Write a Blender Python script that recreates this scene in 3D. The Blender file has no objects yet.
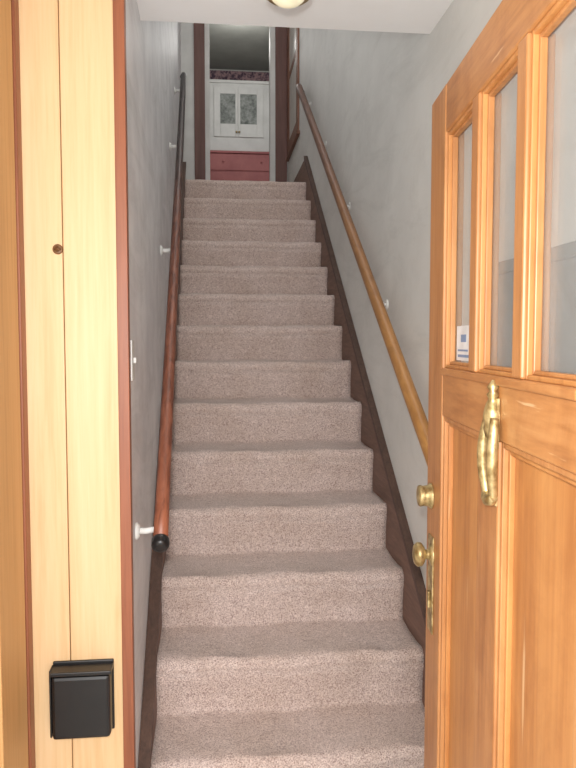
import bpy, bmesh, math, random
from mathutils import Vector, Matrix
random.seed(3)
S=bpy.context.scene
try: S.view_settings.view_transform='Standard'
except Exception: pass

# ---------------- materials ----------------
def newmat(name):
    m=bpy.data.materials.new(name); m.use_nodes=True
    nt=m.node_tree; b=nt.nodes['Principled BSDF']
    return m,nt,b
def srgb(r,g,b):
    f=lambda c:(c/255/12.92 if c/255<=.04045 else ((c/255+.055)/1.055)**2.4)
    return (f(r),f(g),f(b),1)
def coords(nt,scale):
    tc=nt.nodes.new('ShaderNodeTexCoord'); mp=nt.nodes.new('ShaderNodeMapping')
    mp.inputs['Scale'].default_value=scale
    nt.links.new(tc.outputs['Object'],mp.inputs['Vector']); return mp.outputs['Vector'],tc
def ramp(nt,fac,stops):
    r=nt.nodes.new('ShaderNodeValToRGB'); e=r.color_ramp.elements
    e[0].position=stops[0][0]; e[0].color=stops[0][1]
    e[1].position=stops[-1][0]; e[1].color=stops[-1][1]
    for p,c in stops[1:-1]:
        n=e.new(p); n.color=c
    nt.links.new(fac,r.inputs['Fac']); return r.outputs['Color']
def noise(nt,vec,sc,det=4,rough=.5,dist=0):
    n=nt.nodes.new('ShaderNodeTexNoise'); n.inputs['Scale'].default_value=sc
    n.inputs['Detail'].default_value=det; n.inputs['Roughness'].default_value=rough
    n.inputs['Distortion'].default_value=dist
    nt.links.new(vec,n.inputs['Vector']); return n.outputs['Fac']
def mult(nt,a,b_,fac=1):
    mx=nt.nodes.new('ShaderNodeMix'); mx.data_type='RGBA'; mx.blend_type='MULTIPLY'; mx.inputs[0].default_value=fac
    nt.links.new(a,mx.inputs[6]); nt.links.new(b_,mx.inputs[7]); return mx.outputs[2]
def bump(nt,b,h,st,d=.01):
    n=nt.nodes.new('ShaderNodeBump'); n.inputs['Strength'].default_value=st; n.inputs['Distance'].default_value=d
    nt.links.new(h,n.inputs['Height']); nt.links.new(n.outputs['Normal'],b.inputs['Normal'])
def mottled(name,c1,c2,sc=3,rough=.7,bst=.1,bsc=120,vec=(1,1,1),lo=.3,hi=.7,scuff=0):
    m,nt,b=newmat(name); v,tc=coords(nt,vec)
    f=noise(nt,v,sc,6,.6)
    col=ramp(nt,f,[(lo,c1),(hi,c2)])
    if scuff:
        v2,_=coords(nt,(1,.6,2.2)); f2=noise(nt,v2,1.7,7,.72,1.5)
        col=mult(nt,col,ramp(nt,f2,[(.36,(.84,.84,.83,1)),(.52,(1,1,1,1))]),scuff)
    nt.links.new(col,b.inputs['Base Color'])
    b.inputs['Roughness'].default_value=rough
    if bst: bump(nt,b,noise(nt,v,bsc,3),bst,.003)
    return m
def wood(name,dark,mid,light,axis='Z',rough=.35,sc=14,stretch=.06,wear=0):
    m,nt,b=newmat(name)
    s=[1,1,1]; s['XYZ'.index(axis)]=stretch
    v,tc=coords(nt,tuple(s))
    f=noise(nt,v,sc,8,.65,1.2)
    f2=noise(nt,v,sc*7,4,.6,.3)
    mx=nt.nodes.new('ShaderNodeMix'); mx.data_type='FLOAT'; mx.inputs[0].default_value=.35
    nt.links.new(f,mx.inputs[2]); nt.links.new(f2,mx.inputs[3])
    col=ramp(nt,mx.outputs[0],[(.3,dark),(.5,mid),(.7,light)])
    if wear:
        v2,_=coords(nt,(1,1,.6)); f3=noise(nt,v2,5,7,.7,.6)
        col=mult(nt,col,ramp(nt,f3,[(.34,(.74,.66,.6,1)),(.52,(1,1,1,1))]),wear)
        v3,_=coords(nt,(30,30,1.2)) if axis=='Z' else coords(nt,(30,1.2,30)); f4=noise(nt,v3,2.2,3,.5)
        s4=nt.nodes.new('ShaderNodeMix'); s4.data_type='RGBA'; s4.blend_type='MIX'
        rr=ramp(nt,f4,[(.70,(0,0,0,1)),(.76,(.55,.55,.55,1))]); nt.links.new(rr,s4.inputs[0])
        nt.links.new(col,s4.inputs[6]); s4.inputs[7].default_value=srgb(236,204,160); col=s4.outputs[2]
    nt.links.new(col,b.inputs['Base Color'])
    b.inputs['Roughness'].default_value=rough
    bump(nt,b,f2,.12,.002)
    return m
def flat(name,c,rough=.5,metal=0,emit=0):
    m,nt,b=newmat(name); v,tc=coords(nt,(1,1,1))
    f=noise(nt,v,25,3)
    c2=(c[0]*.8,c[1]*.8,c[2]*.8,1)
    nt.links.new(ramp(nt,f,[(.3,c2),(.6,c)]),b.inputs['Base Color'])
    b.inputs['Roughness'].default_value=rough; b.inputs['Metallic'].default_value=metal
    if emit:
        b.inputs['Emission Color'].default_value=c; b.inputs['Emission Strength'].default_value=emit
    return m

M_wall=mottled('wall_paint_grey',srgb(218,218,214),srgb(232,232,228),2.2,.6,.25,60,scuff=.5)
M_wallL=mottled('wall_paint_bluegrey',srgb(216,217,221),srgb(234,235,238),5,.5,.4,50,lo=.35,hi=.65,scuff=.8)
M_ceil=mottled('ceiling_white',srgb(245,245,244),srgb(251,251,251),3,.7,.1,90)
M_white=mottled('white_enamel',srgb(200,200,197),srgb(216,216,213),6,.5,.05,60)
M_porch=mottled('pale_concrete',srgb(206,204,200),srgb(222,220,216),6,.8,.1,60)
M_grey=mottled('grey_wall_panel',srgb(84,86,82),srgb(116,117,112),8,.6,.2,50)
M_green=mottled('kitchen_ceiling_in_shadow',srgb(124,126,121),srgb(140,142,136),3,.8,.1,60)  # grey-green is the ceiling's shadow, put into its colour
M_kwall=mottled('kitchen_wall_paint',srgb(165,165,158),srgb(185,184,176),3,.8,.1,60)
M_doorV=wood('door_wood_vertical',srgb(160,104,58),srgb(190,132,80),srgb(206,152,98),'Z',.42,wear=.7)
M_doorH=wood('door_wood_rail',srgb(160,104,58),srgb(192,134,80),srgb(206,152,98),'Y',.42,wear=.7)
M_doorP=wood('door_wood_panel',srgb(172,110,58),srgb(198,138,80),srgb(212,156,96),'Z',.42,9,wear=.6)
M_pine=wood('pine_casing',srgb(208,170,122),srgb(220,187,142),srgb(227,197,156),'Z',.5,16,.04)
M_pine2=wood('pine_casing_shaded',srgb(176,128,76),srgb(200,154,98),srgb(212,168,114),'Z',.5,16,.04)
M_red=wood('redwood_edge',srgb(120,66,42),srgb(146,86,56),srgb(160,98,66),'Z',.45,16,.04)
M_skirt=wood('brown_skirt_board',srgb(88,64,54),srgb(116,88,76),srgb(138,108,94),'Y',.6,18,.12)
M_skirtR=wood('brown_skirt_top',srgb(56,40,34),srgb(80,58,48),srgb(98,74,62),'Y',.6,18,.12)
M_darkcas=wood('dark_mahogany_casing',srgb(78,48,42),srgb(102,66,58),srgb(118,80,70),'Z',.5,16,.05)
M_wincas=wood('brown_window_casing',srgb(92,58,44),srgb(122,80,60),srgb(140,96,72),'Z',.5,16,.05)
M_brass,_nt,_b=newmat('brass'); 
v,tc=coords(_nt,(1,1,1)); _nt.links.new(ramp(_nt,noise(_nt,v,60,4),[(.35,srgb(144,120,76)),(.62,srgb(206,186,136))]),_b.inputs['Base Color'])
_b.inputs['Metallic'].default_value=.7; _b.inputs['Roughness'].default_value=.42
M_black=flat('black_plastic',srgb(26,25,26),.35)
M_bracket=flat('white_bracket',srgb(236,236,232),.45)
M_label=flat('label_paper',srgb(240,243,247),.5)
M_blue=flat('label_blue_print',srgb(130,156,196),.5)
M_knot=flat('wood_plug',srgb(120,84,52),.5)
M_redcab=mottled('red_painted_cabinet',srgb(146,80,80),srgb(166,98,96),6,.5,.05,60)
M_darkgap=flat('dark_gap',srgb(70,46,32),.8)
M_groove=flat('board_groove',srgb(150,104,62),.8)

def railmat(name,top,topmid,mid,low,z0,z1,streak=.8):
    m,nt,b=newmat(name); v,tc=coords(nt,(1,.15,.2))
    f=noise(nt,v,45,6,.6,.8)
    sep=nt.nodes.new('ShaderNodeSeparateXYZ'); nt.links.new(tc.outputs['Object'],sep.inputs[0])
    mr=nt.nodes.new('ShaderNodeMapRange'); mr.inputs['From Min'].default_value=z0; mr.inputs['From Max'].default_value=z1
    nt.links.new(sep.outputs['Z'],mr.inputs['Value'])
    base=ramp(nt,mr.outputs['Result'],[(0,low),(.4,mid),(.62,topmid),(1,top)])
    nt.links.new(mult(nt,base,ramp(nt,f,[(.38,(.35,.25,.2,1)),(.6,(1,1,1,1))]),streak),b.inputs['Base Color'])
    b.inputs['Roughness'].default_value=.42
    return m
M_railL=railmat('worn_varnish_unlit_top',srgb(30,24,24),srgb(58,38,32),srgb(132,80,60),srgb(156,94,68),.88,3.45)  # unlit upper end painted near-black by height; the streaks are wear
M_railR=railmat('oak_varnish_flash_lit',srgb(96,66,54),srgb(124,86,64),srgb(158,112,70),srgb(200,146,80),.95,3.4,.4)  # flash-lit yellow lower end painted in, browner with height

# carpet
M_carpet,nt,b=newmat('carpet_mauve_beige'); v,tc=coords(nt,(1,1,1))
a=noise(nt,v,230,3,.75); a2=noise(nt,v,5,5,.6); a3=noise(nt,v,60,3,.6)
base=ramp(nt,a,[(.36,srgb(146,124,120)),(.48,srgb(204,184,176)),(.64,srgb(238,222,214))])
base=mult(nt,base,ramp(nt,a2,[(.3,(.86,.83,.79,1)),(.65,(1,1,1,1))]))
base=mult(nt,base,ramp(nt,a3,[(.35,(.88,.86,.85,1)),(.6,(1,1,1,1))]))
nt.links.new(base,b.inputs['Base Color']); b.inputs['Roughness'].default_value=.95
b.inputs['Sheen Weight'].default_value=.25
bump(nt,b,a,.5,.005)

# glass
def glassmat(name,haze,hc):
    m=bpy.data.materials.new(name); m.use_nodes=True; nt=m.node_tree; nt.nodes.clear()
    o=nt.nodes.new('ShaderNodeOutputMaterial'); t=nt.nodes.new('ShaderNodeBsdfTransparent')
    d=nt.nodes.new('ShaderNodeBsdfDiffuse'); d.inputs[0].default_value=hc
    g=nt.nodes.new('ShaderNodeBsdfGlossy'); g.inputs['Roughness'].default_value=.06
    t.inputs[0].default_value=(.95,.96,.96,1)
    m1=nt.nodes.new('ShaderNodeMixShader'); m1.inputs[0].default_value=haze
    m2=nt.nodes.new('ShaderNodeMixShader'); m2.inputs[0].default_value=.08
    nt.links.new(t.outputs[0],m1.inputs[1]); nt.links.new(d.outputs[0],m1.inputs[2])
    nt.links.new(m1.outputs[0],m2.inputs[1]); nt.links.new(g.outputs[0],m2.inputs[2])
    nt.links.new(m2.outputs[0],o.inputs[0]); return m
M_glass=glassmat('door_glass',.15,(.88,.89,.88,1))
M_cabglass=mottled('cabinet_glass_contents',srgb(70,76,72),srgb(160,164,160),18,.6,0)
M_paleglass=mottled('frosted_window_glass',srgb(190,188,180),srgb(214,212,204),8,.3,0)
M_milk=flat('milk_glass',srgb(240,232,200),.25,0,.4)
M_border=mottled('floral_wallpaper_border',srgb(66,48,64),srgb(150,120,122),24,.7,0,lo=.42,hi=.58)

# ---------------- mesh builder ----------------
class MB:
    def __init__(s,f=None): s.bm=bmesh.new(); s.f=f or (lambda a,b,c:(a,b,c)); s.mats=[]
    def mi(s,m):
        if m not in s.mats: s.mats.append(m)
        return s.mats.index(m)
    def box(s,x0,x1,y0,y1,z0,z1,m):
        vs=[s.bm.verts.new(s.f(x,y,z)) for x in(x0,x1) for y in(y0,y1) for z in(z0,z1)]
        k=s.mi(m)
        for q in((0,1,3,2),(4,6,7,5),(0,4,5,1),(2,3,7,6),(0,2,6,4),(1,5,7,3)):
            fc=s.bm.faces.new([vs[i] for i in q]); fc.material_index=k
    def prism(s,pts,z0,z1,m):
        k=s.mi(m)
        A=[s.bm.verts.new(s.f(p[0],p[1],z0)) for p in pts]; B=[s.bm.verts.new(s.f(p[0],p[1],z1)) for p in pts]
        n=len(pts)
        for i in range(n):
            j=(i+1)%n; s.bm.faces.new([A[i],A[j],B[j],B[i]]).material_index=k
        s.bm.faces.new(B).material_index=k; s.bm.faces.new(A[::-1]).material_index=k
    def tube(s,pts,rad,m,seg=14,caps=True,sx=1):
        k=s.mi(m); pts=[Vector(p) for p in pts]; n=len(pts)
        if not hasattr(rad,'__len__'): rad=[rad]*n
        rings=[]
        for i,p in enumerate(pts):
            d=(pts[min(i+1,n-1)]-pts[max(i-1,0)]).normalized()
            ref=Vector((1,0,0)) if abs(d.x)<.8 else Vector((0,0,1))
            u=(ref-d*ref.dot(d)).normalized(); w=d.cross(u)
            rings.append([s.bm.verts.new(s.f(*(p+u*math.cos(2*math.pi*a/seg)*rad[i]*sx+w*math.sin(2*math.pi*a/seg)*rad[i]))) for a in range(seg)])
        for i in range(n-1):
            for a in range(seg):
                c=(a+1)%seg
                fc=s.bm.faces.new([rings[i][a],rings[i][c],rings[i+1][c],rings[i+1][a]]); fc.material_index=k; fc.smooth=True
        if caps:
            s.bm.faces.new(rings[0][::-1]).material_index=k; s.bm.faces.new(rings[-1]).material_index=k
    def lathe(s,c,ax,prof,m,seg=24):
        c=Vector(c); ax=Vector(ax).normalized()
        s.tube([c+ax*h for h,r in prof],[max(r,.0004) for h,r in prof],m,seg)
    def done(s,name,bev=0,parent=None):
        bmesh.ops.recalc_face_normals(s.bm,faces=s.bm.faces)
        me=bpy.data.meshes.new(name); s.bm.to_mesh(me); s.bm.free()
        for m in s.mats: me.materials.append(m)
        o=bpy.data.objects.new(name,me); S.collection.objects.link(o)
        if bev:
            q=o.modifiers.new('bevel','BEVEL'); q.width=bev; q.segments=2; q.limit_method='ANGLE'; q.angle_limit=math.radians(50)
        if parent: o.parent=parent
        return o
def empty(name,loc=(0,0,0)):
    e=bpy.data.objects.new(name,None); S.collection.objects.link(e); e.empty_display_size=.1; return e

RISE=.19; RUN=.262; YA=2.008
def nose(y): return RISE+(y-YA)/RUN*RISE
TOP=RISE*14; YN=YA+13*RUN
CE=2.465; HY=2.36; UC=5.17; XR=.725
def xl(y): return -.225-.017*(y-1.87)

# ---------------- staircase ----------------
prof=[(YA+.02,0.0)]
for i in range(14):
    y=YA+i*RUN; z=RISE*(i+1); r=.03
    prof.append((y+.018,z-RISE+.014)); prof.append((y+.015,z-.12)); prof.append((y+.010,z-.075)); prof.append((y+.003,z-.05))
    for a in range(0,8):
        t=math.pi*(-.22+ a/7*.72)
        prof.append((y+r-r*math.cos(t), z-r+r*math.sin(t)))
    if i<13:
        prof.append((y+RUN*.35,z-.003)); prof.append((y+RUN*.7,z-.004)); prof.append((y+RUN+.002,z+.0)); prof.append((y+RUN+.014,z+.004))
prof.append((YN+.3,TOP))
bm=bmesh.new(); NX=40; x1=.705; grid=[]
for i,(y,z) in enumerate(prof):
    row=[]
    xa=-.203-.006*(y-2.27); st=int(z/RISE)
    for j in range(NX+1):
        x=xa+(x1-.003-xa)*j/NX
        w=.004*math.sin(x*13+st*1.7)+.0025*math.sin(x*37+y*9)
        row.append(bm.verts.new((x,y+w,z+w*.7 if i>0 else z)))
    grid.append(row)
for i in range(len(grid)-1):
    for j in range(NX):
        f=bm.faces.new([grid[i][j],grid[i][j+1],grid[i+1][j+1],grid[i+1][j]]); f.smooth=True
for j in (0,NX):
    b0=bm.verts.new((grid[0][j].co.x,YN+.3,0))
    bm.faces.new([r[j] for r in grid]+[b0])
bmesh.ops.recalc_face_normals(bm,faces=bm.faces)
me=bpy.data.meshes.new('carpeted_staircase'); bm.to_mesh(me); bm.free(); me.materials.append(M_carpet)
o=bpy.data.objects.new('carpeted_staircase',me); S.collection.objects.link(o)

# ---------------- shell ----------------
m=MB(); m.box(-1.2,1.4,-1.5,YA+.02,-.1,0,M_porch); m.done('floor')
m=MB(); m.box(-1.4,2.0,YN+.3,10.0,TOP-.18,TOP,M_carpet); m.done('floor_upstairs')
m=MB(); m.prism([(xl(1.87),1.87),(xl(7),7.0),(-.7,7.0),(-.7,1.87)],0,UC,M_wallL); m.done('wall_left')
m=MB(); m.box(XR,XR+.14,.5,7.0,0,UC,M_wall); m.done('wall_right')
m=MB(); m.box(-.66,-.53,.5,1.87,0,CE,M_wall); m.done('wall_vestibule')
m=MB(); m.box(-.75,XR+.14,.5,HY,CE,CE+.1,M_ceil); m.box(-.3,XR,HY-.1,HY,CE+.1,UC,M_ceil); m.done('ceiling')
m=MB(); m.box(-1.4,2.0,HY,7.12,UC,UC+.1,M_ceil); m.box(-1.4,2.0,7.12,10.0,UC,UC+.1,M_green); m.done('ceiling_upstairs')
m=MB(); m.box(-1.2,-.62,.5,.62,0,CE,M_wall); m.box(.47,XR+.14,.4,.5,0,CE,M_wall); m.done('wall_entry')
m=MB(); 
m.box(-.7,-.04,7.0,7.12,TOP,UC,M_white); m.box(.55,XR+.14,7.0,7.12,TOP,UC,M_white); m.box(-.04,.55,7.0,7.12,TOP+2.1,UC,M_white)
m.done('wall_landing')
m=MB(); m.box(-.188,-.085,6.975,7.0,TOP,TOP+2.2,M_darkcas); m.box(.60,.715,6.975,7.0,TOP,TOP+2.2,M_darkcas); m.box(-.188,.715,6.975,7.0,TOP+2.2,TOP+2.32,M_darkcas)
m.done('trim_1',.004)
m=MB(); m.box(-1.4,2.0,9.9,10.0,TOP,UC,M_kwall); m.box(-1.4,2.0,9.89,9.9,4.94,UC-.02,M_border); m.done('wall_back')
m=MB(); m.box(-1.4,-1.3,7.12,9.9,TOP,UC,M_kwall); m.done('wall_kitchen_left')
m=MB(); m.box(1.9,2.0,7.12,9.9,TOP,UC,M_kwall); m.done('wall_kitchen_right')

# skirt boards
def skirt(xa,xb,h,m1,m2,flare=False):
    ys=[1.89+ (YN+.1-1.89)*i/20 for i in range(21)]
    def zz(y): return max(0.12,nose(y)+h)
    mb=MB()
    for a,bq in zip(ys[:-1],ys[1:]):
        for (dx1,zt0,zt1,mm) in ((0,-.75,0,m1),(.006,0,.028,m2)):
            def X(y,s):
                if flare: return (xl(y)+.001) if s==0 else (-.2-.006*(y-2.27)+dx1)
                return xb if s==0 else xa-dx1
            vs=[]
            for y in(a,bq):
                for sd in(0,1):
                    for zt in(zt0,zt1):
                        z=max(0,zz(y)+zt) if zt<0 else zz(y)+zt
                        vs.append(mb.bm.verts.new((X(y,sd),y,z)))
            k=mb.mi(mm)
            for q in((0,1,3,2),(4,6,7,5),(0,4,5,1),(2,3,7,6),(0,2,6,4),(1,5,7,3)):
                try: mb.bm.faces.new([vs[i] for i in q]).material_index=k
                except ValueError: pass
    bmesh.ops.remove_doubles(mb.bm,verts=mb.bm.verts,dist=1e-5)
    return mb
mb=skirt(.702,XR,.12,M_skirt,M_skirtR)
mb.box(.704,XR,YN+.1,6.975,TOP,TOP+.2,M_skirt); mb.done('baseboard_right')
mb=skirt(0,0,.05,M_skirt,M_skirtR,True)
mb.prism([(xl(YN+.1),YN+.1),(xl(6.97),6.97),(xl(6.97)+.03,6.97),(xl(YN+.1)+.03,YN+.1)],TOP,TOP+.16,M_skirt); mb.done('baseboard_left')

# ---------------- left casing (faces the camera) ----------------
m=MB()
m.box(-.53,-.385,1.845,1.868,0,CE,M_pine); m.box(-.3825,-.25,1.845,1.868,0,CE,M_pine); m.box(-.385,-.3825,1.85,1.868,0,CE,M_groove)
m.box(-.25,-.222,1.838,1.872,0,CE,M_red)
m.done('trim_2',.0015)
m=MB()
m.box(-.53,-.478,1.80,1.845,0,CE,M_red); m.box(-.53,-.490,1.785,1.80,0,CE,M_darkgap)
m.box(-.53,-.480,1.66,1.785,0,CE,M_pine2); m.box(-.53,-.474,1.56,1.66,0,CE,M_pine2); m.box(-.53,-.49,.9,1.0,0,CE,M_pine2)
m.done('trim_3',.004)
m=MB(); m.lathe((-.396,1.847,1.665),(0,-1,0),[(0,.013),(.004,.013),(.006,.01),(.0065,.007),(.003,.004),(.003,.0)],M_knot); m.done('wood_plug')

# black box
e=empty('black_mailbox')
m=MB(); m.box(-.428,-.272,1.837,1.845,.405,.595,M_black); m.done('backplate',.003,e)
m=MB(); m.box(-.423,-.276,1.79,1.838,.408,.574,M_black); m.done('body',.009,e)
m=MB(); m.box(-.426,-.272,1.788,1.838,.576,.587,M_black); m.box(-.43,-.425,1.80,1.838,.41,.588,M_black); m.done('lid',.003,e)

# light switch
e=empty('light_switch')
def fl(a,b,c): return (xl(b)+a,b,c)
m=MB(fl); m.box(0,.004,1.91,1.975,1.325,1.435,M_white); m.done('plate',.0015,e)
m=MB(fl); m.box(.004,.012,1.938,1.948,1.372,1.388,M_white); m.done('toggle',.002,e)

# ---------------- handrails ----------------
def smoothpath(A,B,n=30): return [A+(B-A)*i/n for i in range(n+1)]
e=empty('handrail')
A=Vector((-.153,1.92,.885)); B=Vector((-.222,5.38,3.40))
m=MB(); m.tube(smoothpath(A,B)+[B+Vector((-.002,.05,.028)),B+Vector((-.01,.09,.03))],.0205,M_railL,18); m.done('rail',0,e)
d=(B-A).normalized()
m=MB(); m.lathe(A-d*.026,d,[(0,.012),(.003,.021),(.01,.0245),(.028,.0245),(.034,.021)],M_black); m.done('end_cap',0,e)
m=MB()
for t in(.02,.40,.70,.95):
    p=A+(B-A)*t; w=xl(p.y)
    m.tube([(w,p.y,p.z-.04),(w+.03,p.y,p.z-.04),(p.x-.005,p.y,p.z-.034),(p.x,p.y,p.z-.017)],.009,M_bracket,10)
    m.lathe((w,p.y,p.z-.04),(1,0,0),[(0,.024),(.004,.024),(.012,.015)],M_bracket)
m.done('brackets',0,e)
e=empty('handrail.001')
A=Vector((.662,1.96,1.0)); B=Vector((.662,5.50,3.385))
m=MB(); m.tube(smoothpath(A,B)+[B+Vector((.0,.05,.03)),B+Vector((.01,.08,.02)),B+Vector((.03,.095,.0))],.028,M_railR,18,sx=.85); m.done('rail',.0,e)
m=MB()
for t in(.06,.27,.51,.74,.95):
    p=A+(B-A)*t
    m.tube([(XR,p.y,p.z-.055),(XR-.02,p.y,p.z-.057),(p.x+.006,p.y,p.z-.045),(p.x,p.y,p.z-.022)],.007,M_bracket,10)
    m.lathe((XR,p.y,p.z-.055),(-1,0,0),[(0,.021),(.004,.021),(.008,.014)],M_bracket)
m.done('brackets',0,e)

# ---------------- front door ----------------
F=Vector((.521,1.675,0)); U=Vector((-.084,-.996,0)).normalized(); N=Vector((-.996,.084,0)).normalized()
def fd(t,n,z):
    p=F+U*t+N*n; return (p.x,p.y,z)
TH=-.044; W=.995; DT=2.000; GB=1.372; GT=1.893; PT=1.262
door=empty('door_1')
m=MB(fd)
m.box(0,.14,TH,0,.01,DT,M_doorV); m.box(.855,W,TH,0,.01,DT,M_doorV)
m.box(.35,.395,TH,0,GB,GT,M_doorV); m.box(.60,.645,TH,0,GB,GT,M_doorV)
m.box(.425,.545,TH,0,.25,PT,M_doorV); m.done('stiles',.004,door)
m=MB(fd)
m.box(.14,.855,TH,-.001,GT,DT,M_doorH); m.box(.14,.855,TH,-.001,PT,GB,M_doorH); m.box(.14,.855,TH,-.001,.01,.25,M_doorH)
m.box(.14,.855,-.002,.005,GB-.016,GB,M_doorH); m.done('rails',.004,door)
def frame(m,t0,t1,z0,z1,w,n0,n1,mat):
    m.box(t0,t0+w,n0,n1,z0,z1,mat); m.box(t1-w,t1,n0,n1,z0,z1,mat)
    m.box(t0+w,t1-w,n0,n1,z0,z0+w,mat); m.box(t0+w,t1-w,n0,n1,z1-w,z1,mat)
m=MB(fd)
for t0,t1 in((.14,.35),(.395,.60),(.645,.855)):
    frame(m,t0,t1,GB,GT,.008,-.026,-.006,M_doorP)
    frame(m,t0+.008,t1-.008,GB+.008,GT-.008,.007,-.026,-.014,M_doorV)
for t0,t1 in((.14,.425),(.545,.855)):
    frame(m,t0,t1,.25,PT,.01,-.03,-.005,M_doorV)
    frame(m,t0+.01,t1-.01,.26,PT-.01,.01,-.03,-.013,M_doorP)
m.done('mouldings',.002,door)
m=MB(fd)
for t0,t1 in((.14,.425),(.545,.855)):
    m.box(t0,t1,-.034,-.022,.25,PT,M_doorP)
m.done('panels',0,door)
m=MB(fd)
for t0,t1 in((.14,.35),(.395,.60),(.645,.855)):
    m.box(t0,t1,-.031,-.027,GB,GT,M_glass)
m.done('glass_panes',0,door)
m=MB()
def dl(t,z,prof,n=0): m.lathe(fd(t,n,z),N,prof,M_brass)
dl(.05,1.06,[(0,.031),(.004,.031),(.008,.026),(.02,.024),(.028,.026),(.032,.024),(.034,.015),(.034,0)])
dl(.062,.92,[(0,.028),(.004,.028),(.007,.014),(.016,.011),(.020,.02),(.026,.028),(.036,.029),(.043,.022),(.046,.008),(.046,0)])
m.done('knobs',0,door)
m=MB(fd); m.box(.035,.085,0,.004,.73,.965,M_brass); m.box(.052,.068,.004,.01,.79,.83,M_brass); m.done('lock_plate',.003,door)
m=MB(fd); m.box(-.003,.0,-.035,-.01,.74,1.0,M_brass); m.done('edge_plate',0,door)
m=MB(fd)
for z in(.25,1.0,1.8): m.tube([(W+.006,.004,z-.045),(W+.006,.004,z+.045)],.007,M_brass,10)
m.done('hinges',0,door)
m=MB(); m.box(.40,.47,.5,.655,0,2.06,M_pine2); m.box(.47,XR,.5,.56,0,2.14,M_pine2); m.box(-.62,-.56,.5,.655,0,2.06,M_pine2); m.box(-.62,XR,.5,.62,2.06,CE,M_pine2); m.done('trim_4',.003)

# knocker
c=.535; n0=.008
m=MB(fd)
m.tube([(c,n0,z) for z in(1.366,1.360,1.354,1.347,1.341,1.334,1.326,1.316,1.304,1.294,1.283,1.270)],
       [.002,.006,.010,.006,.011,.007,.011,.014,.016,.014,.015,.012],M_brass,18)
m.box(c-.014,c+.014,0.0005,.005,1.25,1.335,M_brass)
for sgn in(1,-1):
    P=[];R=[]
    for i in range(29):
        u=i/28
        tt=c+sgn*(.008+.019*math.sin(math.pi*min(1,.18+u*.66)))
        z=1.302-.135*u
        n=.010+.006*math.sin(math.pi*u)
        P.append((tt,n,z)); R.append(.0075+.0022*math.sin(math.pi*u))
    m.tube(P,R,M_brass,12)
m.tube([(c-.024,.011,1.170),(c-.013,.012,1.163),(c,.013,1.161),(c+.013,.012,1.163),(c+.024,.011,1.170)],[.007,.010,.011,.010,.007],M_brass,14)
m.box(c-.012,c+.012,0.0005,.005,1.152,1.174,M_brass)
m.done('door_knocker',0,door)
# sticker
e=empty('window_sticker')
m=MB(fd); m.box(.165,.285,-.0268,-.0258,1.39,1.465,M_label); m.done('paper',0,e)
m=MB(fd); m.box(.176,.265,-.0258,-.0254,1.397,1.403,M_blue); m.box(.176,.255,-.0258,-.0254,1.410,1.414,M_blue); m.box(.20,.24,-.0258,-.0254,1.430,1.446,M_blue); m.done('print',0,e)

# dark grey panel with a top ledge, behind the door on right wall
m=MB(); m.box(.713,XR,.56,1.74,0,1.60,M_grey); m.box(.707,XR,.56,1.75,1.60,1.63,M_grey); m.done('trim_5',.003)

# ---------------- ceiling light ----------------
e=empty('ceiling_light')
lx,ly=.196,1.885
m=MB(); m.lathe((lx,ly,CE),(0,0,-1),[(0,.10),(.012,.10),(.02,.09),(.03,.075)],M_brass,32); m.done('canopy',0,e)
m=MB(); m.lathe((lx,ly,CE-.025),(0,0,-1),[(0,.07),(.02,.078),(.05,.078),(.08,.068),(.105,.05),(.12,.033),(.127,.018),(.129,0)],M_milk,32); m.done('globe',0,e)
m=MB(); m.lathe((lx,ly,CE-.122),(0,0,-1),[(0,.060),(.006,.060),(.012,.052),(.014,.045)],M_brass,28); m.done('ring',0,e)

# ---------------- kitchen cabinet etc ----------------
e=empty('wall_cabinet')
m=MB(); m.box(-.06,.78,9.55,9.9,3.98,4.88,M_white); m.box(-.08,.80,9.53,9.9,4.86,4.90,M_white); m.done('carcass',.005,e)
m=MB()
for a,b2,g0,g1 in((.0,.312,.085,.285),(.322,.66,.35,.57)):
    m.box(a,g0,9.53,9.55,4.16,4.82,M_white); m.box(g1,b2,9.53,9.55,4.16,4.82,M_white)
    m.box(g0,g1,9.53,9.55,4.16,4.33,M_white); m.box(g0,g1,9.53,9.55,4.72,4.82,M_white)
m.done('doors',.004,e)
m=MB(); m.box(.085,.285,9.536,9.548,4.33,4.72,M_cabglass); m.box(.35,.57,9.536,9.548,4.33,4.72,M_cabglass); m.done('panes',0,e)
m=MB(); m.lathe((.3,9.53,4.22),(0,-1,0),[(0,.008),(.015,.008),(.02,.014),(.03,.01),(.031,0)],M_brass); m.lathe((.335,9.53,4.22),(0,-1,0),[(0,.008),(.015,.008),(.02,.014),(.03,.01),(.031,0)],M_brass); m.done('pulls',0,e)
e=empty('red_hutch')
m=MB(); m.box(-.1,.85,9.38,9.89,TOP,3.90,M_redcab); m.box(-.12,.87,9.35,9.89,3.90,3.93,M_redcab); m.done('body',.005,e)
m=MB()
for k in range(5):
    z=TOP+.08+k*.235; m.box(-.06,.81,9.365,9.38,z,z+.215,M_redcab)
m.done('drawers',.005,e)
m=MB()
for k in range(5):
    z=TOP+.19+k*.235
    for x in(.12,.62): m.lathe((x,9.365,z),(0,-1,0),[(0,.006),(.012,.006),(.018,.014),(.026,.01),(.027,0)],M_redcab)
m.done('drawer_knobs',0,e)

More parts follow.
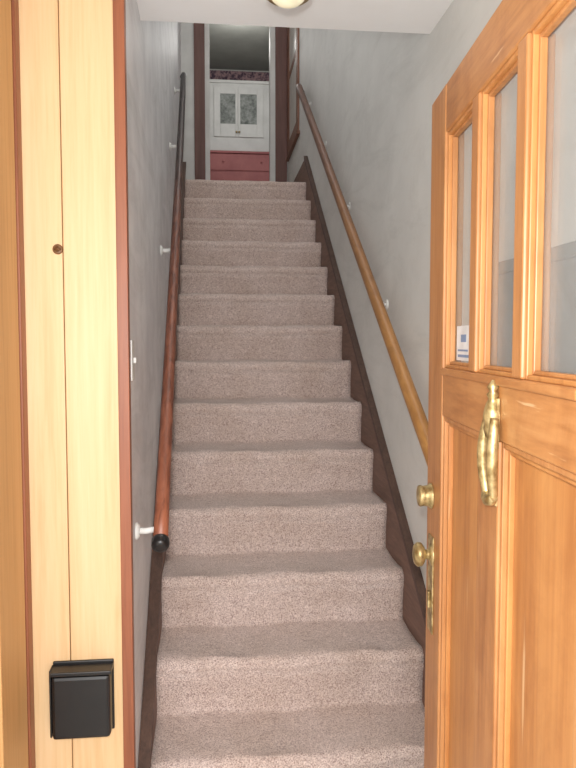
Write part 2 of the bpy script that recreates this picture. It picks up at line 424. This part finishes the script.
# upstairs window casing on right wall
e=empty('window_1')
m=MB(); x=XR-.016
m.box(x,XR,6.05,6.17,3.22,4.75,M_wincas); m.box(x,XR,6.78,6.92,3.22,4.75,M_wincas); m.box(x,XR,6.17,6.78,3.22,3.34,M_wincas); m.box(x,XR,6.17,6.78,4.65,4.75,M_wincas)
m.box(x+.004,XR,6.17,6.78,3.92,3.98,M_wincas); m.box(x-.012,XR,6.0,6.93,3.19,3.22,M_wincas); m.done('casing',.003,e)
m=MB(); m.box(XR-.008,XR-.002,6.17,6.78,3.34,4.65,M_paleglass); m.done('glass',0,e)

# ---------------- lights ----------------
def light(n,t,loc,p,col=(1,1,1),size=.1,rot=None):
    l=bpy.data.lights.new(n,t); l.energy=p; l.color=col
    if t=='AREA': l.size=size
    else: l.shadow_soft_size=size
    o=bpy.data.objects.new(n,l); o.location=loc
    if rot: o.rotation_euler=rot
    S.collection.objects.link(o)
light('camera_flash','POINT',(-.03,-.05,1.54),96,(1,.99,.965),.03)
light('stairwell_fill','POINT',(.25,3.3,4.6),22,(1,.975,.94),.2)  # unseen fill lamp, added to brighten the steps
light('hall_fill','POINT',(.25,5.6,4.95),8,(1,.97,.94),.15)  # weak fill lamp added over the landing, no fixture there
light('kitchen_fill','POINT',(.3,8.3,4.85),17,(1,.97,.93),.15)  # fill lamp added so the kitchen gets light, out of view
light('rear_fill','AREA',(.0,-1.3,1.3),46,(1,.995,.985),1.5,(math.radians(96),0,0))  # area lamp added behind the camera for more even brightness
w=bpy.data.worlds.new('World'); S.world=w; w.use_nodes=True
w.node_tree.nodes['Background'].inputs[0].default_value=(.96,.98,1,1); w.node_tree.nodes['Background'].inputs[1].default_value=1.3

# ---------------- camera ----------------
c=bpy.data.cameras.new('Camera'); co=bpy.data.objects.new('Camera',c); S.collection.objects.link(co)
co.location=(0,0,1.43); co.rotation_euler=(math.radians(90-3.43),0,math.radians(-5.92))
c.sensor_fit='VERTICAL'; c.sensor_height=36; c.lens=700/768*36; c.clip_start=.02
S.camera=co
